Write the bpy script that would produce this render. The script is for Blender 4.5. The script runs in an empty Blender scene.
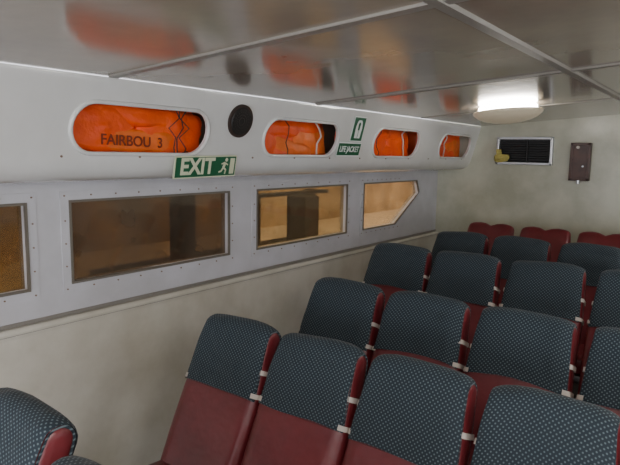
import bpy, bmesh, math, random
from mathutils import Vector, Matrix, noise
random.seed(3)
S=0.46; D=2.55; CZ=1.85
YB=5.72; YR=-2.6; XL=-D; XR=3.55; XC=0.5
scene=bpy.context.scene
col=scene.collection

# ---------------------------------------------------------------- materials
def mat(name, color=(0.8,0.8,0.8), rough=0.5, metal=0.0, noise_amt=0.0, noise_scale=3.0, bump=0.0, bump_scale=20.0, coat=0.0, emit=None, estr=0.0, color2=None, spec=0.5, p0=.35, p1=.65, crough=.05):
    m=bpy.data.materials.new(name); m.use_nodes=True
    nt=m.node_tree; b=nt.nodes["Principled BSDF"]
    b.inputs["Base Color"].default_value=(*color,1)
    b.inputs["Roughness"].default_value=rough
    b.inputs["Metallic"].default_value=metal
    b.inputs["Specular IOR Level"].default_value=spec
    b.inputs["Coat Weight"].default_value=coat
    b.inputs["Coat Roughness"].default_value=crough
    tc=nt.nodes.new("ShaderNodeTexCoord")
    if noise_amt>0:
        n=nt.nodes.new("ShaderNodeTexNoise"); n.inputs["Scale"].default_value=noise_scale; n.inputs["Detail"].default_value=8; n.inputs["Roughness"].default_value=.6
        nt.links.new(tc.outputs["Object"],n.inputs["Vector"])
        r=nt.nodes.new("ShaderNodeValToRGB"); r.color_ramp.elements[0].position=p0; r.color_ramp.elements[1].position=p1
        c2=color2 if color2 else tuple(c*(1-noise_amt) for c in color)
        r.color_ramp.elements[0].color=(*c2,1); r.color_ramp.elements[1].color=(*color,1)
        nt.links.new(n.outputs["Fac"],r.inputs["Fac"]); nt.links.new(r.outputs["Color"],b.inputs["Base Color"])
    if bump>0:
        n=nt.nodes.new("ShaderNodeTexNoise"); n.inputs["Scale"].default_value=bump_scale; n.inputs["Detail"].default_value=3
        nt.links.new(tc.outputs["Object"],n.inputs["Vector"])
        bp=nt.nodes.new("ShaderNodeBump"); bp.inputs["Strength"].default_value=bump; bp.inputs["Distance"].default_value=0.02
        nt.links.new(n.outputs["Fac"],bp.inputs["Height"]); nt.links.new(bp.outputs["Normal"],b.inputs["Normal"])
    if emit:
        b.inputs["Emission Color"].default_value=(*emit,1); b.inputs["Emission Strength"].default_value=estr
    return m

M_wall=mat("painted_hull_lavender_white",(0.655,0.645,0.675),0.26,noise_amt=.1,noise_scale=2.2,bump=.08,bump_scale=3,color2=(.55,.54,.55))
M_lower=mat("gelcoat_cream",(0.74,0.71,0.61),0.12,noise_amt=.1,noise_scale=1.3,bump=.35,bump_scale=1.5,color2=(.54,.50,.39),coat=.5,p0=.34,p1=.60)
M_back=mat("bulkhead_greenish_cream",(0.57,0.56,0.44),0.25,noise_amt=.1,noise_scale=2.0,bump=.2,bump_scale=2.5,color2=(.40,.39,.29))
M_soffit=mat("gelcoat_white",(0.80,0.80,0.77),0.14,noise_amt=.06,noise_scale=2,bump=.06,bump_scale=4,coat=.5,color2=(.72,.715,.68))
M_ceil=mat("ceiling_laminate",(0.37,0.31,0.24),0.16,noise_amt=.12,noise_scale=1.3,bump=.24,bump_scale=1.6,coat=.35,color2=(.25,.21,.165),crough=.12)
M_batten=mat("batten_grey",(0.25,0.23,0.20),0.35)
M_floor=mat("floor_vinyl",(0.12,0.10,0.09),0.5,noise_amt=.3,noise_scale=8)
M_maroon=mat("maroon_vinyl",(0.20,0.028,0.034),0.33,noise_amt=.3,noise_scale=5,bump=.4,bump_scale=8,spec=.6,color2=(.135,.018,.022))
M_strap=mat("white_elastic",(0.62,0.56,0.50),0.7)
M_metal=mat("brushed_steel",(0.45,0.45,0.45),0.3,metal=1)
M_black=mat("black_rubber",(0.015,0.014,0.013),0.5)
M_darkbrown=mat("speaker_brown",(0.05,0.028,0.02),0.5,noise_amt=.4,noise_scale=40)
M_orange=mat("orange_nylon",(1.0,0.115,0.006),0.45,noise_amt=.3,noise_scale=7,bump=.4,bump_scale=16,color2=(.90,.075,.005))
M_orange2=mat("orange_nylon_light",(1.0,0.19,0.018),0.45,noise_amt=.2,noise_scale=9,bump=.3,bump_scale=18)
M_web=mat("dark_webbing",(0.05,0.025,0.02),0.7)
M_gasket=mat("window_gasket",(0.16,0.14,0.11),0.5)
M_green=mat("sign_green",(0.012,0.12,0.05),0.4)
M_pale=mat("sign_pale",(0.72,0.74,0.52),0.4)
M_signwhite=mat("sign_white",(0.8,0.84,0.8),0.4)
M_dome=mat("lamp_tube_glow",(0.9,0.88,0.8),0.4,emit=(1,0.96,0.90),estr=34.0)
M_bowl=mat("lamp_bowl_beige",(0.58,0.51,0.38),0.3,emit=(1,0.84,0.58),estr=0.12)
M_dome_added=mat("added_lamp_glow",(0.9,0.88,0.8),0.4,emit=(1,0.965,0.90),estr=36.0)  # glow of the added out-of-view lamps
M_ring=mat("added_lamp_ring_beige",(0.55,0.48,0.36),0.35)
M_wood=mat("dark_wood",(0.085,0.030,0.016),0.4,noise_amt=.4,noise_scale=12)
M_yellow=mat("yellow_cloth",(0.55,0.46,0.12),0.8,noise_amt=.3,noise_scale=20)
M_ink=mat("dark_ink",(0.20,0.03,0.01),0.7)
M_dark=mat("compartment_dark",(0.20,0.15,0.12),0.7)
M_rust=mat("rusty_screw",(0.22,0.14,0.09),0.5)
M_out=mat("outside_quay_wall",(0.50,0.38,0.26),0.9,noise_amt=.5,noise_scale=1.3,color2=(.20,.14,.08))
M_ground=mat("outside_sand",(0.62,0.52,0.41),0.9,noise_amt=.3,noise_scale=1.0)
M_pile=mat("outside_dark_timber",(0.03,0.022,0.015),0.9,noise_amt=.3,noise_scale=6)
M_reed=mat("outside_reeds",(0.55,0.33,0.09),0.9,noise_amt=.3,noise_scale=3,color2=(.12,.06,.015))

M_fab=bpy.data.materials.new("blue_dotted_fabric"); M_fab.use_nodes=True
nt=M_fab.node_tree; b=nt.nodes["Principled BSDF"]; b.inputs["Roughness"].default_value=.8
b.inputs["Sheen Weight"].default_value=.08
uv=nt.nodes.new("ShaderNodeUVMap"); 
mp=nt.nodes.new("ShaderNodeMapping"); mp.inputs["Rotation"].default_value=(0,0,math.radians(45)); mp.inputs["Scale"].default_value=(78,78,78)
nt.links.new(uv.outputs["UV"],mp.inputs["Vector"])
fr=nt.nodes.new("ShaderNodeVectorMath"); fr.operation='FRACTION'; nt.links.new(mp.outputs["Vector"],fr.inputs[0])
ds=nt.nodes.new("ShaderNodeVectorMath"); ds.operation='DISTANCE'; ds.inputs[1].default_value=(.5,.5,0)
sx=nt.nodes.new("ShaderNodeSeparateXYZ"); nt.links.new(fr.outputs[0],sx.inputs[0])
cx=nt.nodes.new("ShaderNodeCombineXYZ"); nt.links.new(sx.outputs[0],cx.inputs[0]); nt.links.new(sx.outputs[1],cx.inputs[1])
nt.links.new(cx.outputs[0],ds.inputs[0])
rp=nt.nodes.new("ShaderNodeValToRGB"); rp.color_ramp.elements[0].position=.15; rp.color_ramp.elements[0].color=(.13,.17,.185,1)
rp.color_ramp.elements[1].position=.30; rp.color_ramp.elements[1].color=(.016,.028,.040,1)
nt.links.new(ds.outputs["Value"],rp.inputs["Fac"]); nt.links.new(rp.outputs["Color"],b.inputs["Base Color"])
nz=nt.nodes.new("ShaderNodeTexNoise"); nz.inputs["Scale"].default_value=9; tc=nt.nodes.new("ShaderNodeTexCoord"); nt.links.new(tc.outputs["Object"],nz.inputs["Vector"])
bp=nt.nodes.new("ShaderNodeBump"); bp.inputs["Strength"].default_value=.8; bp.inputs["Distance"].default_value=.03
nt.links.new(nz.outputs["Fac"],bp.inputs["Height"]); nt.links.new(bp.outputs["Normal"],b.inputs["Normal"])

def glassmat(name,tint,dirt,dcol=(.34,.26,.16)):
    m=bpy.data.materials.new(name); m.use_nodes=True; nt=m.node_tree; nt.nodes.clear()
    o=nt.nodes.new("ShaderNodeOutputMaterial"); t=nt.nodes.new("ShaderNodeBsdfTransparent"); t.inputs[0].default_value=(*tint,1)
    d=nt.nodes.new("ShaderNodeBsdfDiffuse"); d.inputs[0].default_value=(*dcol,1)
    g=nt.nodes.new("ShaderNodeBsdfGlossy"); g.inputs["Roughness"].default_value=.06
    n=nt.nodes.new("ShaderNodeTexNoise"); n.inputs["Scale"].default_value=2.5; n.inputs["Detail"].default_value=6
    tc=nt.nodes.new("ShaderNodeTexCoord"); nt.links.new(tc.outputs["Object"],n.inputs["Vector"])
    mr=nt.nodes.new("ShaderNodeMapRange"); mr.inputs["From Min"].default_value=.3; mr.inputs["From Max"].default_value=.7; mr.inputs["To Min"].default_value=dirt*.5; mr.inputs["To Max"].default_value=dirt*1.5
    nt.links.new(n.outputs["Fac"],mr.inputs["Value"])
    m1=nt.nodes.new("ShaderNodeMixShader"); nt.links.new(mr.outputs[0],m1.inputs[0]); nt.links.new(t.outputs[0],m1.inputs[1]); nt.links.new(d.outputs[0],m1.inputs[2])
    m2=nt.nodes.new("ShaderNodeMixShader"); m2.inputs[0].default_value=.08; nt.links.new(m1.outputs[0],m2.inputs[1]); nt.links.new(g.outputs[0],m2.inputs[2])
    nt.links.new(m2.outputs[0],o.inputs[0]); return m
M_glass=glassmat("amber_tinted_glass",(.36,.26,.13),.35,(.18,.12,.055))
M_glass_dark=glassmat("amber_tinted_glass_dirty",(.30,.225,.145),.4,(.18,.135,.09))
M_glass_clear=glassmat("amber_tinted_glass_light",(.48,.395,.265),.15)
M_glass_pale=glassmat("amber_tinted_glass_pale",(.62,.51,.37),.15)

# ---------------------------------------------------------------- helpers
def obj(name,me,mats=(),parent=None,smooth=False):
    o=bpy.data.objects.new(name,me); col.objects.link(o)
    for m in mats: me.materials.append(m)
    if smooth:
        for p in me.polygons: p.use_smooth=True
    if parent: o.parent=parent
    return o
def empty(name,loc=(0,0,0)):
    e=bpy.data.objects.new(name,None); col.objects.link(e); e.location=loc; e.empty_display_size=.1; return e
def box_bm(bm,c,s,mi=0,rot=None,bevel=0):
    r=bmesh.ops.create_cube(bm,size=1)
    vs=r['verts']
    bmesh.ops.scale(bm,verts=vs,vec=s)
    fs=set(f for v in vs for f in v.link_faces)
    if bevel>0:
        es=list(set(e for v in vs for e in v.link_edges))
        rr=bmesh.ops.bevel(bm,geom=es,offset=bevel,segments=3,affect='EDGES',profile=.5)
        vs=list(set(v for v in rr['verts'])|set(v for v in vs if v.is_valid))
        fs=set(f for v in vs for f in v.link_faces)
    M=Matrix.Translation(c)
    if rot is not None: M=M@rot.to_4x4()
    bmesh.ops.transform(bm,matrix=M,verts=vs)
    for f in fs: f.material_index=mi
    return vs
def box(name,c,s,m,parent=None,bevel=0,rot=None):
    bm=bmesh.new(); box_bm(bm,(0,0,0),s,0,rot,bevel); me=bpy.data.meshes.new(name); bm.to_mesh(me); bm.free()
    o=obj(name,me,[m],parent); o.location=c; return o
def cyl_bm(bm,M,r,h,seg=24,mi=0,r2=None):
    rr=bmesh.ops.create_cone(bm,cap_ends=True,segments=seg,radius1=r,radius2=r if r2 is None else r2,depth=h,matrix=M)
    for f in set(f for v in rr['verts'] for f in v.link_faces): f.material_index=mi
def mesh_from(name,verts,faces):
    me=bpy.data.meshes.new(name); me.from_pydata(verts,[],faces); me.update(); return me
def recalc(me):
    bm=bmesh.new(); bm.from_mesh(me); bmesh.ops.recalc_face_normals(bm,faces=bm.faces); bm.to_mesh(me); bm.free()
def bake(o):
    dg=bpy.context.evaluated_depsgraph_get(); me=bpy.data.meshes.new_from_object(o.evaluated_get(dg)); old=o.data
    o.modifiers.clear(); o.data=me
    return me
def plate(name,outer,holes,thick,M,m,bevel=0,parent=None):
    cu=bpy.data.curves.new(name,'CURVE'); cu.dimensions='2D'; cu.fill_mode='BOTH'; cu.extrude=thick/2; cu.bevel_depth=bevel
    for pts in [outer]+holes:
        sp=cu.splines.new('POLY'); sp.points.add(len(pts)-1); sp.use_cyclic_u=True
        for i,p in enumerate(pts): sp.points[i].co=(p[0],p[1],0,1)
    t=bpy.data.objects.new(name+"_tmp",cu); col.objects.link(t); bpy.context.view_layer.update()
    dg=bpy.context.evaluated_depsgraph_get(); me=bpy.data.meshes.new_from_object(t.evaluated_get(dg))
    bpy.data.objects.remove(t); me.name=name
    me.materials.clear()
    o=obj(name,me,[m],parent); o.matrix_world=M; return o
def tube(name,pts,r,m,cyclic=False,parent=None,M=None,res=3):
    cu=bpy.data.curves.new(name,'CURVE'); cu.dimensions='3D'; cu.bevel_depth=r; cu.bevel_resolution=res
    sp=cu.splines.new('POLY'); sp.points.add(len(pts)-1); sp.use_cyclic_u=cyclic
    for i,p in enumerate(pts): sp.points[i].co=(*p,1)
    cu.materials.append(m)
    o=bpy.data.objects.new(name,cu); col.objects.link(o)
    if parent: o.parent=parent
    if M is not None: o.matrix_local=M
    return o
def text(name,s,size,m,M,parent=None,bold=0.0,sx=1.0):
    cu=bpy.data.curves.new(name,'FONT'); cu.body=s; cu.size=size; cu.align_x='CENTER'; cu.align_y='CENTER'; cu.extrude=.0008; cu.offset=bold
    cu.materials.append(m); o=bpy.data.objects.new(name,cu); col.objects.link(o)
    if parent: o.parent=parent
    o.matrix_local=M@Matrix.Diagonal((sx,1,1,1)); return o
def rect(a,b,c,d): return [(a,b),(c,b),(c,d),(a,d)]
def stadium(cx,cy,hw,hh,n=10):
    r=hh*.98; pts=[]
    for i in range(n+1):
        a=-math.pi/2+math.pi*i/n; pts.append((cx+hw-r+r*math.cos(a),cy+hh*math.sin(a)))
    for i in range(n+1):
        a=math.pi/2+math.pi*i/n; pts.append((cx-hw+r+r*math.cos(a),cy+hh*math.sin(a)))
    return pts
def frame(origin,ex,ey):
    ex=Vector(ex).normalized(); ey=Vector(ey).normalized(); ez=ex.cross(ey)
    M=Matrix((ex,ey,ez)).transposed().to_4x4(); M.translation=Vector(origin); return M

# ---------------------------------------------------------------- room shell
WZ0,WZ1=1.2125,1.60
wins=[rect(.09*D,WZ0,.51*D,WZ1),rect(.597*D,WZ0,1.015*D,WZ1),rect(1.121*D,WZ0,1.55*D,WZ1),
      [(1.656*D,WZ0),(1.877*D,WZ0),(2.067*D,WZ0+.27),(2.045*D,WZ1),(1.656*D,WZ1)],
      rect(-.43*D,WZ0,-.01*D,WZ1)]
Mleft=frame((XL-.03,0,0),(0,1,0),(0,0,1))
plate("wall_left",rect(YR,1.0,YB,2.3),wins,.06,Mleft,M_wall)
prof=[(XL-.02,1.052),(XL+.030,1.052),(XL+.040,1.046),(XL+.045,1.036),(XL+.042,1.026),(XL+.034,1.021),(XL+.022,1.016),(XL+.018,1.0),(XL+.018,.02),(XL-.02,.02)]
def extrude_y(name,prof,y0,y1,m,smooth=False,n=1):
    vs=[];fs=[];k=len(prof)
    for j in range(n+1):
        y=y0+(y1-y0)*j/n
        vs+=[(p[0],y,p[1]) for p in prof]
    for j in range(n):
        for i in range(k): fs.append((j*k+i,j*k+(i+1)%k,(j+1)*k+(i+1)%k,(j+1)*k+i))
    fs.append(tuple(range(k))); fs.append(tuple(n*k+i for i in range(k)))
    me=mesh_from(name,vs,fs); recalc(me); return obj(name,me,[m],smooth=smooth)
extrude_y("wall_left_lower",prof,YR,YB,M_lower)
extrude_y("trim_1",[(XL,1.054),(XL+.010,1.054),(XL+.010,1.070),(XL,1.070)],YR,YB,M_batten)
def zf(y):
    ks=[(-3,0),(1.96,0),(2.67,.07),(3.62,.16),(4.44,.175),(5.29,.2),(6,.21)]
    for (a,b),(c,d) in zip(ks,ks[1:]):
        if y<=c: return b+(d-b)*(y-a)/(c-a)
    return .21
ys=[YR,1.2,1.96,2.67,3.62,4.44,5.29,YB]
vs=[];fs=[]
for y in ys: vs+=[(XL-.05,y,zf(y)),(XR,y,zf(y)),(XL-.05,y,-.1),(XR,y,-.1)]
for j in range(len(ys)-1):
    a=4*j;b2=a+4
    fs+=[(a,a+1,b2+1,b2),(a+2,b2+2,b2+3,a+3),(a,b2,b2+2,a+2),(a+1,a+3,b2+3,b2+1)]
fs+=[(0,2,3,1),(4*(len(ys)-1),4*(len(ys)-1)+1,4*(len(ys)-1)+3,4*(len(ys)-1)+2)]
me=mesh_from("floor",vs,fs); recalc(me); obj("floor",me,[M_floor])
def zc(x):
    xm=XC-.9
    def f(x):
        if x<=xm: return 2.15+.07*(x+2.10)
        t=(x-xm); return 2.15+.07*(xm+2.10)+.07*t-.07*t*t/1.8
    return f(x) if x<=XC else f(2*XC-x)
X0=-2.112
xs=[X0+i*(XR-X0)/40 for i in range(41)]
vs=[];fs=[]
for x in xs: vs+=[(x,YR,zc(x)),(x,YB,zc(x)),(x,YR,zc(x)+.06),(x,YB,zc(x)+.06)]
for j in range(40):
    a=4*j;b2=a+4
    fs+=[(a,a+1,b2+1,b2),(a+2,b2+2,b2+3,a+3),(a,b2,b2+2,a+2),(a+1,a+3,b2+3,b2+1)]
fs+=[(0,1,3,2),(160,161,163,162)]
me=mesh_from("ceiling",vs,fs); recalc(me); obj("ceiling",me,[M_ceil])
def cross_batten(name,y,w,h):
    vs=[];fs=[];xx=[-2.09+i*(XR+2.09)/40 for i in range(41)]
    for x in xx:
        z=zc(x); vs+=[(x,y-w/2,z+.002),(x,y-w/2+.004,z-h),(x,y+w/2-.004,z-h),(x,y+w/2,z+.002)]
    for j in range(40):
        for i in range(3): fs.append((4*j+i,4*j+i+1,4*j+5+i,4*j+4+i))
    fs+=[(0,1,2,3),(160,161,162,163)]
    me=mesh_from(name,vs,fs); recalc(me); return obj(name,me,[M_batten])
n=2
for y in (-1.35,.04,1.46,2.89,4.32):
    cross_batten("trim_%d"%n,y,.05 if y!=4.32 else .02,.008 if y!=4.32 else .004); n+=1
def long_batten(name,x,w,h):
    z=zc(x); o=extrude_y(name,[(x-w/2,z+.003),(x-w/2+.004,z-h),(x+w/2-.004,z-h),(x+w/2,z+.003)],YR,YB,M_batten); return o
for x in (-.67,1.67): long_batten("trim_%d"%n,x,.045,.011); n+=1
box("wall_back",((XL+XR)/2,YB+.03,1.15),(XR-XL+.2,.06,2.5),M_back)
MR=frame((XR+.03,0,0),(0,1,0),(0,0,1))
plate("wall_right",rect(YR,-.1,YB,2.3),[rect(a*D,WZ0,(a+.42)*D,WZ1) for a in (-.43,.09,.6,1.12,1.65)],.06,MR,M_wall)

def inset(pts,d):
    cx=sum(p[0] for p in pts)/len(pts); cy=sum(p[1] for p in pts)/len(pts)
    return [(p[0]+(d if p[0]>cx else -d),p[1]+(d if p[1]>cy else -d)) for p in pts]
for i,w in enumerate(wins):
    e=empty("window_%d"%(i+1))
    w_out=inset(w,.010)
    plate("gasket",w_out,[inset(w,-.002)],.012,frame((XL+.003,0,0),(0,1,0),(0,0,1)),M_gasket,parent=e)
    plate("frame_plate",inset(w,.052),[inset(w,.009)],.006,frame((XL+.001,0,0),(0,1,0),(0,0,1)),M_wall,parent=e)
    g=plate("glass_pane",inset(w,.004),[],.006,frame((XL-.03,0,0),(0,1,0),(0,0,1)),{1:M_glass_dark,2:M_glass_clear,3:M_glass_pale}.get(i,M_glass),parent=e)
    bm=bmesh.new()
    ymin=min(p[0] for p in w)-.032;ymax=max(p[0] for p in w)+.032
    if i==3: ymax=1.9*D
    k=9
    for a in range(k):
        yy=ymin+(ymax-ymin)*a/(k-1)
        for zz in (WZ0-.032,WZ1+.032):
            cyl_bm(bm,Matrix.Translation((XL+.006,yy,zz))@Matrix.Rotation(math.pi/2,4,'Y'),.004,.005,10)
    for yy in ((ymin,ymax) if i!=3 else (ymin,)):
        for zz in (WZ0+.08,WZ0+.19,WZ0+.3):
            cyl_bm(bm,Matrix.Translation((XL+.006,yy,zz))@Matrix.Rotation(math.pi/2,4,'Y'),.004,.005,10)
    me=bpy.data.meshes.new("screws"); bm.to_mesh(me); bm.free(); obj("screws",me,[M_rust],e)

# ---------------------------------------------------------------- soffit (overhead locker)
P1=Vector((-2.118,0,2.105)); P2=Vector((-2.198,0,1.81))
prof=[(-2.112,2.146),(-2.112,2.13),(P1.x,P1.z),(P2.x,P2.z),(-2.207,1.785),(-2.220,1.762),(-2.238,1.742),(-2.262,1.727),(-2.29,1.717),(-2.33,1.710),(-2.42,1.705),(-2.549,1.702)]
vs=[];fs=[];k=len(prof)
for y in (YR,YB): vs+=[(p[0],y,p[1]) for p in prof]
for i in range(k-1): fs.append((i,i+1,k+i+1,k+i))
me=mesh_from("overhead_locker",vs,fs)
if me.polygons[2].normal.x<0: me.flip_normals()
soff=obj("overhead_locker",me,[M_soffit])
md=soff.modifiers.new("s",'SOLIDIFY'); md.thickness=.018; md.offset=-1
bake(soff)
up=(P1-P2).normalized(); ey=Vector((0,1,0)); nrm=ey.cross(up)
def facept(y,z):
    t=(z-P2.z)/(P1.z-P2.z); p=P2.lerp(P1,t); p=p.copy(); p.y=y; return p
ZO=1.940; HW=.37; HH=.106
ovals=[1.68,2.852,4.066,5.215,.50,-.68,-1.85]
bm=bmesh.new()
for yc in ovals:
    F=frame(facept(yc,ZO),ey,up)
    hw=HW if yc<5 else .355
    pts=stadium(0,0,hw,HH,12)
    v0=[bm.verts.new(F@Vector((p[0],p[1],-.06))) for p in pts]; v1=[bm.verts.new(F@Vector((p[0],p[1],.06))) for p in pts]
    bm.faces.new(v0); bm.faces.new(v1)
    for i in range(len(pts)): bm.faces.new((v0[i],v0[(i+1)%len(pts)],v1[(i+1)%len(pts)],v1[i]))
bmesh.ops.recalc_face_normals(bm,faces=bm.faces)
me=bpy.data.meshes.new("c"); bm.to_mesh(me); bm.free(); cut=obj("c",me)
md=soff.modifiers.new("b",'BOOLEAN'); md.object=cut; md.operation='DIFFERENCE'; md.solver='EXACT'
bake(soff); bpy.data.objects.remove(cut)
me=soff.data
for p in me.polygons: p.use_smooth=True
try: me.set_sharp_from_angle(angle=math.radians(30))
except Exception as ex: print(ex)
md=soff.modifiers.new("w",'WEIGHTED_NORMAL'); md.keep_sharp=True
for j,yc in enumerate(ovals):
    F=frame(facept(yc,ZO)+nrm*.001,ey,up); hw=HW if yc<5 else .355
    tube("oval_rim",[(p[0],p[1],0) for p in stadium(0,0,hw+.004,HH+.004,14)],.010,M_soffit,True,parent=soff,M=F)
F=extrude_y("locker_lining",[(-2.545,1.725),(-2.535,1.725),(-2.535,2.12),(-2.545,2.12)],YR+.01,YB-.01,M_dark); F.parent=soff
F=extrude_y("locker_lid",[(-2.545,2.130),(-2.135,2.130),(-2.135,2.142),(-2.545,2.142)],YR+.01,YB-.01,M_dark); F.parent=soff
bm=bmesh.new()
yy=.9
while yy<5.6:
    p=facept(yy,1.822)+nrm*.002
    cyl_bm(bm,frame(p,ey,up),.005,.005,10); yy+=.38
me=bpy.data.meshes.new("locker_screws"); bm.to_mesh(me); bm.free(); obj("locker_screws",me,[M_rust],soff)

# ---------------------------------------------------------------- life jackets
def lump(bm,c,s,rot,seed,mi=0,amp=.012):
    b2=bmesh.new(); bmesh.ops.create_cube(b2,size=1); bmesh.ops.subdivide_edges(b2,edges=b2.edges,cuts=15,use_grid_fill=True)
    for v in b2.verts:
        x,y,z=[q*2 for q in v.co]
        px=8 
        r=(abs(x)**px+abs(y)**px+abs(z)**px)**(1/px); m=max(abs(x),abs(y),abs(z)); v.co*= m/r
        pf=1-.22*(abs(y)**3+abs(z)**3)/2
        v.co.x*=pf
        v.co=Vector((v.co.x*s[0],v.co.y*s[1],v.co.z*s[2]))
        nn=noise.noise(v.co*9+Vector((seed*3.1,seed,0))); n2=noise.noise(Vector((v.co.x*12,v.co.y*14,v.co.z*30))+Vector((seed,0,seed*2.3)))
        v.co+=v.co.normalized()*(nn*amp*2+abs(n2)*amp*.9)
    bmesh.ops.transform(b2,matrix=Matrix.Translation(c)@Matrix.Rotation(rot,4,'X'),verts=b2.verts)
    for f in b2.faces: f.material_index=mi; f.smooth=True
    t=bpy.data.meshes.new("t"); b2.to_mesh(t); b2.free(); bm.from_mesh(t); bpy.data.meshes.remove(t)
def life_jacket(yc,seed,lettered=False):
    R=random.Random(seed)
    e=empty("life_jacket",(-2.345,yc,1.74))
    bm=bmesh.new()
    lump(bm,(-.06,-.19,.18),(.16,.46,.34),.0,seed+20,0)
    lump(bm,(-.05,.21,.18),(.17,.46,.34),.0,seed+21,0)
    if lettered:
        lump(bm,(.035,-.20,.20),(.13,.40,.20),.10,seed,0)
        lump(bm,(.03,.22,.19),(.13,.38,.24),-.10,seed+1,0)
        lump(bm,(.040,.02,.275),(.12,.62,.09),-.05,seed+2,0)
        lump(bm,(.064,-.02,.155),(.07,.54,.105),-.03,seed+5,1,.003)
        lump(bm,(.052,.06,.07),(.09,.62,.07),.05,seed+7,0)
    else:
        lump(bm,(.02,-.18+R.uniform(-.03,.03),.16),(.15,.38,.27),R.uniform(-.2,.2),seed)
        lump(bm,(.02,.19+R.uniform(-.03,.03),.16),(.15,.38,.27),R.uniform(-.15,.15),seed+1,R.choice((0,1)))
        lump(bm,(.038,0,.27),(.12,.64,.10),R.uniform(-.08,.08),seed+2)
        lump(bm,(.055,R.uniform(-.06,.06),.12),(.08,.36,.12),R.uniform(-.25,.25),seed+3,R.choice((0,1)))
    me=bpy.data.meshes.new("foam_body"); bm.to_mesh(me); bm.free(); obj("foam_body",me,[M_orange,M_orange2],e)
    ns=3 if lettered else 2
    for i in range(ns):
        y0=R.uniform(-.25,.25) if not lettered else (.21,.27,.24)[i]
        pts=[(.112+.010*t/6,y0+R.uniform(-.05,.05)*(t/5),.03+.29*t/6+R.uniform(-.004,.004)) for t in range(7)]
        tube("strap",pts,.003 if not (i==1 and not lettered) else .006,M_web if not (i==1 and not lettered) else M_strap,parent=e,res=2)
    if lettered:
        pts=[(.115,.34-.05*t,.08+.03*math.sin(t*1.3)) for t in range(6)]
        tube("strap",pts,.003,M_web,parent=e,res=2)
        text("lettering","FAIRBOU  3",.066,M_ink,frame((.1065,-.02,.150),(0,1,-.03),(0.0,.03,1)),parent=e,bold=.0008,sx=1.0)
    return e
life_jacket(1.68,1,True)
for k_,yc in enumerate(ovals[1:5]): life_jacket(yc,10+k_*3)

# ---------------------------------------------------------------- speaker
p=facept(2.262,2.015); F=frame(p,ey,up)
bm=bmesh.new()
cyl_bm(bm,F@Matrix.Translation((0,0,.007)),.088,.012,40,0)
cyl_bm(bm,F@Matrix.Translation((0,0,.014)),.076,.006,40,1,.070)
for rr in (.02,.035,.05,.064):
    nseg=40
    for i in range(nseg):
        a=2*math.pi*i/nseg
        if i%2==0: box_bm(bm,F@Vector((rr*math.cos(a),rr*math.sin(a),.0185)),(.004,.004,.003),0)
me=bpy.data.meshes.new("round_speaker"); bm.to_mesh(me); bm.free(); obj("round_speaker",me,[M_darkbrown,M_black])

# ---------------------------------------------------------------- exit sign
e=empty("exit_sign")
ex=Vector((0,1,.03)).normalized(); uu=(up*.8+Vector((0,0,.3))).normalized()
e.matrix_world=frame(facept(2.06,1.785)+Vector((.022,0,-.01)),ex,uu)
def flat(name,pts,z,th,m,parent,holes=[]):
    o=plate(name,pts,holes,th,Matrix.Identity(4),m,parent=parent); o.matrix_world=Matrix.Identity(4); o.matrix_local=Matrix.Translation((0,0,z)); return o
flat("board",rect(-.215,-.056,.215,.056),0,.006,M_pale,e)
flat("green_field",rect(-.208,-.05,.208,.05),.004,.002,M_green,e)
text("lettering_exit","EXIT",.115,M_pale,Matrix.Translation((-.065,0,.0055)),e,bold=.0035,sx=.98)
def limb(a,b_,w):
    a=Vector(a);b_=Vector(b_);d=(b_-a).normalized();q=Vector((-d.y,d.x))*w/2
    return [tuple(a+q),tuple(a-q),tuple(b_-q),tuple(b_+q)]
flat("pictogram_door",rect(.165,-.042,.198,.042),.0055,.001,M_pale,e)
for nm,pp in (("pictogram_torso",limb((.128,.020),(.118,-.008),.018)),("pictogram_leg",limb((.116,-.006),(.138,-.020),.010)),("pictogram_shin",limb((.138,-.018),(.132,-.042),.009)),
   ("pictogram_leg_back",limb((.118,-.006),(.104,-.026),.010)),("pictogram_shin_back",limb((.106,-.026),(.086,-.030),.009)),
   ("pictogram_arm",limb((.130,.018),(.150,.006),.007)),("pictogram_arm_back",limb((.126,.020),(.102,.012),.007)),
   ("pictogram_head",[(.136+.010*math.cos(a*.4488),.034+.010*math.sin(a*.4488)) for a in range(14)])):
    flat(nm,pp,.0055,.001,M_pale,e)

# life jacket sign
e=empty("life_jacket_sign"); e.matrix_world=frame(facept(3.37,1.92)+nrm*.006,ey,up)
flat("board_upper",rect(-.01,.02,.14,.195),0,.004,M_signwhite,e)
flat("green_field",rect(-.003,.027,.133,.188),.003,.002,M_green,e)
flat("jacket_symbol",[(.03,.045),(.10,.045),(.105,.12),(.095,.158),(.082,.17),(.048,.17),(.035,.158),(.025,.12)],.0045,.001,M_signwhite,e,holes=[[(.054,.10),(.076,.10),(.080,.143),(.074,.154),(.056,.154),(.050,.143)]])
flat("jacket_symbol_slit",rect(.0635,.047,.0665,.10),.006,.001,M_green,e)
flat("board_lower",rect(-.135,-.085,.155,.012),0,.004,M_signwhite,e)
flat("green_band",rect(-.128,-.078,.148,.005),.003,.002,M_green,e)
text("lettering_life_jacket","LIFE JACKET",.056,M_signwhite,Matrix.Translation((.01,-.036,.0045)),e,bold=.001,sx=.80)

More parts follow.
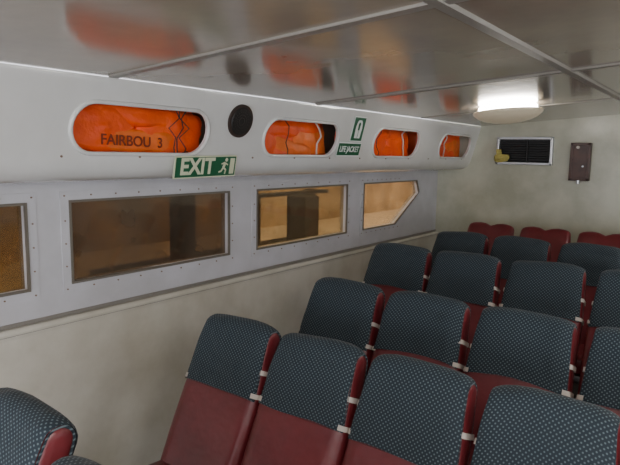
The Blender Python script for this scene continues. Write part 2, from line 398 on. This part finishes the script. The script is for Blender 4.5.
# ---------------------------------------------------------------- ceiling lamps: one visible, the others added out of view for brightness
def lamp(x,y,r=.20,bowl=False):
    z=zc(x); tilt=math.atan(.07)
    e=empty("ceiling_lamp_or_fill",(x,y,z)); e.rotation_euler=(0,-tilt if x<XC-.9 else 0,0)
    def lathe(name,pr,m,seg=48):
        vs=[];fs=[]
        for (rr,zz) in pr:
            for i in range(seg):
                a=2*math.pi*i/seg; vs.append((rr*math.cos(a),rr*math.sin(a),zz))
        for j in range(len(pr)-1):
            for i in range(seg): fs.append((j*seg+i,j*seg+(i+1)%seg,(j+1)*seg+(i+1)%seg,(j+1)*seg+i))
        me=mesh_from(name,vs,fs); recalc(me); obj(name,me,[m],e,True)
    if bowl:
        lathe("tube_ring",[(r*.80,-.002),(r*.86,-.012),(r*.86,-.034),(r*.82,-.042)],M_dome)
        lathe("bowl",[(r*.88,-.042),(r,-.040),(r*1.03,-.048),(r*1.0,-.062),(r*.88,-.086),(r*.68,-.106),(r*.42,-.119),(r*.2,-.124),(.002,-.125)],M_bowl)
    else:
        lathe("base_ring",[(r*.98,.004),(r,-.01),(r,-.03),(r*.96,-.042),(r*.86,-.046),(r*.80,-.040)],M_ring)
        lathe("dome",[(r*.84,-.036),(r*.78,-.055),(r*.66,-.072),(r*.48,-.085),(r*.25,-.092),(.002,-.094)],M_dome_added)
lamp(-1.32,4.06,.225,True)
for (x,y) in ((.55,4.6),(.55,2.7),(.55,.7),(-.9,-1.0),(2.4,3.4),(2.4,.6)): lamp(x,y)  # unseen lamps, added to brighten the cabin

# ---------------------------------------------------------------- back wall items
e=empty("air_vent_unit",(0,0,0))
xa,xb=-.755*D,-.55*D; za,zb=CZ-.028*D,CZ+.075*D
bm=bmesh.new()
yc_=YB-.026
box_bm(bm,((xa+xb)/2,yc_,zb-.012),(xb-xa,.05,.024),0,bevel=.004)
box_bm(bm,((xa+xb)/2,yc_,za+.012),(xb-xa,.05,.024),0,bevel=.004)
box_bm(bm,(xa+.012,yc_,(za+zb)/2),(.024,.05,zb-za),0,bevel=.004)
box_bm(bm,(xb-.012,yc_,(za+zb)/2),(.024,.05,zb-za),0,bevel=.004)
box_bm(bm,((xa+xb)/2,YB-.007,(za+zb)/2),(xb-xa-.02,.012,zb-za-.02),1)
for i in range(9):
    box_bm(bm,((xa+xb)/2,YB-.024,za+.035+i*(zb-za-.06)/9),(xb-xa-.05,.016,.004),1,Matrix.Rotation(.5,3,'X'))
box_bm(bm,((xa+xb)/2+.03,YB-.024,(za+zb)/2),(.01,.03,zb-za-.05),1)
me=bpy.data.meshes.new("grille"); bm.to_mesh(me); bm.free(); obj("grille",me,[M_metal,M_black],e)
bm=bmesh.new(); lump(bm,(xa+.06,YB-.055,za+.055),(.13,.03,.07),.2,4,0,.016); lump(bm,(xa+.03,YB-.055,za+.10),(.05,.03,.10),.1,8,0,.01)
me=bpy.data.meshes.new("yellow_rag"); bm.to_mesh(me); bm.free(); obj("yellow_rag",me,[M_yellow],e)
xa,xb=-.487*D,-.421*D; za,zb=CZ-.080*D,CZ+.054*D
bm=bmesh.new(); xm=(xa+xb)/2; zm=(za+zb)/2
box_bm(bm,(xm,YB-.031,zm),(xb-xa,.06,zb-za),0,bevel=.006)
for sx_ in (-1,1): box_bm(bm,(xm+sx_*((xb-xa)/2-.012),YB-.066,zm),(.024,.014,zb-za),0,bevel=.003)
for sz in (-1,1): box_bm(bm,(xm,YB-.066,zm+sz*((zb-za)/2-.012)),(xb-xa,.014,.024),0,bevel=.003)
box_bm(bm,(xm,YB-.066,zm+.02),(xb-xa,.012,.014),0)
cyl_bm(bm,Matrix.Translation((xm-.02,YB-.075,zb-.04))@Matrix.Rotation(math.pi/2,4,'X'),.013,.02,16,1)
cyl_bm(bm,Matrix.Translation((xm,YB-.075,za-.01)),.016,.03,16,2)
cyl_bm(bm,Matrix.Translation((xm+.03,YB-.07,zm-.04))@Matrix.Rotation(math.pi/2,4,'X'),.008,.02,12,2)
me=bpy.data.meshes.new("wall_cabinet"); bm.to_mesh(me); bm.free(); obj("wall_cabinet",me,[M_wood,M_strap,M_metal])

# ---------------------------------------------------------------- seats
REC=math.radians(25); L=.76; W=.452
adir=Vector((0,math.sin(REC),math.cos(REC))); ndir=Vector((0,-math.cos(REC),math.sin(REC)))
HB=Vector((0,-.315,.37))
def width(t): return W*(1.0-.04*(1-min(1,t/.3)) - .09*max(0,(t-.55)/.45)**1.5)
def thick(t): return .145-.045*t
def seat_grid(qs,off,t0,lobes=False,t1b=None,hem=0.0):
    cols=[]; 
    for q in qs:
        aq=min(abs(q),.9999); pr=(1-aq**6)**(1/6)
        Lq=L-.055*(1-(1-aq**3.2)**(1/3.2))
        if lobes: Lq-= .030*math.exp(-(q/.22)**2)
        path=[]; nf=12
        tb=t0 if t1b is None else t1b
        ts=t0+hem*(1-q*q)
        for i in range(nf+1):
            t=ts+(1-ts)*i/nf; h=thick(t)/2*max(pr,.04)
            al=t*(Lq-thick(1)/2*max(pr,.05))
            bol=.012*math.exp(-((abs(q)-.78)/.15)**2)*max(0,1-t*1.2)
            lum=.014*math.exp(-((t-.9)/.14)**2)*pr
            path.append((al,h+bol+lum+off,t))
        h=thick(1)/2*max(pr,.04); c=Lq-thick(1)/2*max(pr,.05)
        for i in range(1,8):
            a=math.pi*i/8; path.append((c+(h+off)*math.sin(a),(h+off)*math.cos(a)+.010*pr*(1-i/8),1.0))
        for i in range(nf+1):
            t=1-(1-tb)*i/nf; h=thick(t)/2*max(pr,.04); path.append((t*(Lq-thick(1)/2*max(pr,.05)),-h-off,t))
        cols.append([(q,a,o_,t) for a,o_,t in path])
    return cols
def to3(q,a,o_,t): 
    p=HB+adir*a+ndir*o_; p.x=q*width(t)/2; return p
def build_seat(name,cover=True,lobes=False,seed=0):
    RS=random.Random(seed)
    verts=[];faces=[];mi=[];uvs=[]
    def addgrid(cols,m,close=False,wr=0):
        base=len(verts); k=len(cols[0])
        for c in cols:
            s=0;prev=None
            for (q,a,o_,t) in c:
                p=to3(q,a,o_,t)
                if prev is not None: s+=math.hypot(p.y-prev.y,p.z-prev.z)
                prev=p.copy()
                if wr: p=p+ndir*(wr*noise.noise(Vector((p.x*7+seed*5,p.y*9,p.z*9)))*(1 if o_>0 else -1))+adir*(wr*.8*noise.noise(Vector((p.x*5+seed*9,3,p.z*3))))
                verts.append(p); uvs.append((p.x,s))
        for i in range(len(cols)-1):
            for j in range(k-1):
                faces.append((base+i*k+j,base+i*k+j+1,base+(i+1)*k+j+1,base+(i+1)*k+j)); mi.append(m)
        if close:
            for i in (0,len(cols)-1):
                faces.append(tuple(base+i*k+j for j in range(k))); mi.append(m)
    qs=[-1,-.985,-.95,-.9,-.82,-.7,-.5,-.25,0,.25,.5,.7,.82,.9,.95,.985,1]
    addgrid(seat_grid(qs,0,0.0,lobes),0,True)
    if cover:
        hem=RS.uniform(-.02,.025); t0=.605+RS.uniform(-.014,.014)
        qc=[-.965,-.94,-.88,-.8,-.6,-.3,0,.3,.6,.8,.88,.94,.965]
        cg=seat_grid(qc,.010,t0,lobes,.62,hem)
        addgrid(cg,1,wr=.011)
        lo=seat_grid(qc,.001,t0,lobes,.62,hem)
        base=len(verts)
        for ci,(c,l) in enumerate(zip(cg,lo)):
            for idx in (0,-1):
                for src in (c,l):
                    verts.append(to3(*src[idx])); uvs.append((verts[-1].x,0))
        for i in range(len(cg)-1):
            b0=base+4*i;b1=b0+4
            faces.append((b0,b1,b1+1,b0+1)); mi.append(1); faces.append((b0+2,b1+2,b1+3,b0+3)); mi.append(1)
        for ci in (0,len(cg)-1):
            base=len(verts); k=len(cg[0])
            for src in (cg[ci],lo[ci]):
                for v in src: verts.append(to3(*v)); uvs.append((0,verts[-1].z))
            for j in range(k-1): faces.append((base+j,base+j+1,base+k+j+1,base+k+j)); mi.append(1)
        for sgn in (-1,1):
            for ta,tb in ((.625,.655),(.79,.82)):
                dt=RS.uniform(-.012,.012)
                base=len(verts); ring=[]
                for t in (ta+dt,tb+dt):
                    al=t*(L-.07); 
                    qq=[.88,.94,.985,1.0]
                    pts=[]
                    for q in qq: pts.append((q,thick(t)/2*max((1-min(q,.9999)**6)**(1/6),.04)+.012))
                    pts2=pts+[(q,-o_) for q,o_ in reversed(pts)]
                    ring.append([HB+adir*al+ndir*o_+Vector((sgn*(q*width(t)/2+(.005 if q>.96 else .002)),0,0)) for q,o_ in pts2])
                for rr in ring:
                    for p in rr: verts.append(p); uvs.append((0,0))
                k=len(ring[0])
                for j in range(k-1): faces.append((base+j,base+j+1,base+k+j+1,base+k+j)); mi.append(2)
    me=mesh_from(name,[tuple(v) for v in verts],faces)
    ul=me.uv_layers.new(name="UVMap")
    for lp in me.loops: ul.data[lp.index].uv=uvs[lp.vertex_index]
    for p,m in zip(me.polygons,mi): p.material_index=m; p.use_smooth=True
    bm=bmesh.new(); bm.from_mesh(me)
    bmesh.ops.recalc_face_normals(bm,faces=bm.faces)
    def rb(c,s,bev,m,rot=None,seg=4):
        n0=len(bm.faces)
        vs_=box_bm(bm,c,s,m,rot,bev)
        bm.faces.ensure_lookup_table()
        for f in bm.faces[n0:]: f.smooth=True; f.material_index=m
    rb((0,-.53,.40),(.43,.47,.12),.035,0,Matrix.Rotation(-.10,3,'X'))
    rb((0,-.52,.32),(.38,.40,.05),.01,3)
    for sx_ in (-.17,.17):
        rb((sx_,-.68,.15),(.03,.03,.34),.004,3); rb((sx_,-.36,.15),(.03,.03,.34),.004,3)
        rb((sx_,-.52,.025),(.03,.40,.03),.004,3)
    rb((0,-.52,.10),(.34,.025,.025),.004,3)
    bm.to_mesh(me); bm.free()
    for m in (M_maroon,M_fab,M_strap,M_metal): me.materials.append(m)
    try: me.set_sharp_from_angle(angle=math.radians(50))
    except Exception as ex_: print(ex_)
    return me
MES=[build_seat("passenger_seat_mesh_%d"%i,True,False,i) for i in range(5)]; ME2=build_seat("passenger_seat_plain_mesh",False,True)
rows=[
 (.874,0,[-3.74,-2.50,-1.50,-.50],1.0),
 (1.96,0,[-3.95,-2.94,-1.93,-.91,.11],1.0),
 (2.67,.08,[-3.64,-2.60,-1.54,-.48,.56],1.02),
 (3.62,.155,[-4.00,-2.96,-1.88,-.80,.28],1.03),
 (4.44,.175,[-3.76,-2.74,-1.68,-.61,.42],1.0),
 (5.27,.18,[-3.88,-2.83,-1.80,-.76,.28],1.0)]
cnt=0
for ri,(y,dz,xl,sc) in enumerate(rows):
    for ci,x in enumerate(xl):
        o=bpy.data.objects.new("passenger_seat",ME2 if ri==5 else MES[(cnt*3+ri)%5]); cnt+=1; col.objects.link(o)
        o.location=(x*S,y-(.10 if ri==0 and ci>0 else 0),dz); o.scale=(sc,1,1)
        o.rotation_euler=(0,0,random.uniform(-.015,.015))

# ---------------------------------------------------------------- outside
box("quay_ground",(-9,6,-.15),(12.6,34,.3),M_ground)
box("quay_wall",(-9.5,6,1.2),(.3,30,2.6),M_out)
bm=bmesh.new()
for (x,y,w,h) in ((-5,6.6,.34,1.25),(-5.2,5.75,.16,1.3),(-5.4,7.3,.14,1.3),(-4.6,4.0,.2,1.6),(-6,2.3,.5,1.2),(-7,10.9,.2,1.4)):
    box_bm(bm,(x,y,h/2),(w,w,h),0,bevel=.02)
box_bm(bm,(-5.6,5.6,.42),(.5,3.8,.14),0); box_bm(bm,(-5.2,6.5,1.27),(.12,1.9,.05),0)
me=bpy.data.meshes.new("mooring_timber"); bm.to_mesh(me); bm.free(); obj("mooring_timber",me,[M_pile])
bm=bmesh.new(); R=random.Random(5)
for i in range(160):
    x=-5.2+R.uniform(-.8,.5); y=R.uniform(-.5,2.0); h=R.uniform(.7,1.7)
    M_=Matrix.Translation((x,y,h/2))@Matrix.Rotation(R.uniform(-.35,.35),4,'X')@Matrix.Rotation(R.uniform(-.15,.15),4,'Y')
    cyl_bm(bm,M_,.03,h,5,0,.005)
me=bpy.data.meshes.new("dry_reeds"); bm.to_mesh(me); bm.free(); obj("dry_reeds",me,[M_reed])
sun=bpy.data.lights.new("sun","SUN"); sun.energy=3.5; sun.angle=.05; so=bpy.data.objects.new("sun",sun); col.objects.link(so)
so.rotation_euler=Vector((-.75,.25,-.75)).to_track_quat('-Z','Y').to_euler()
w=bpy.data.worlds.new("world"); scene.world=w; w.use_nodes=True; bg=w.node_tree.nodes["Background"]; bg.inputs[0].default_value=(.88,.92,1,1); bg.inputs[1].default_value=4.1

# ---------------------------------------------------------------- camera
f=575; th=math.radians(7.82); psi=math.radians(36.4); ro=math.radians(1.0)
H=Vector((-math.sin(psi),math.cos(psi),0)); R=Vector((math.cos(psi),math.sin(psi),0))
Fw=H*math.cos(th)+Vector((0,0,-math.sin(th))); U=H*math.sin(th)+Vector((0,0,math.cos(th)))
Xc=R*math.cos(ro)+U*math.sin(ro); Yc=U*math.cos(ro)-R*math.sin(ro)
M=Matrix((Xc,Yc,-Fw)).transposed().to_4x4(); M.translation=(0,0,CZ)
cd=bpy.data.cameras.new("camera"); cd.sensor_width=36; cd.lens=f/620*36; cd.clip_start=.02
co=bpy.data.objects.new("camera",cd); col.objects.link(co); co.matrix_world=M; scene.camera=co
# fill light added at the camera for highlights and stronger colour
fl=bpy.data.lights.new("camera_fill","POINT"); fl.energy=34; fl.shadow_soft_size=.05; fl.color=(1,.97,.93)
fo=bpy.data.objects.new("camera_fill",fl); col.objects.link(fo); fo.location=Vector((0,0,CZ))+U*.09+R*.03
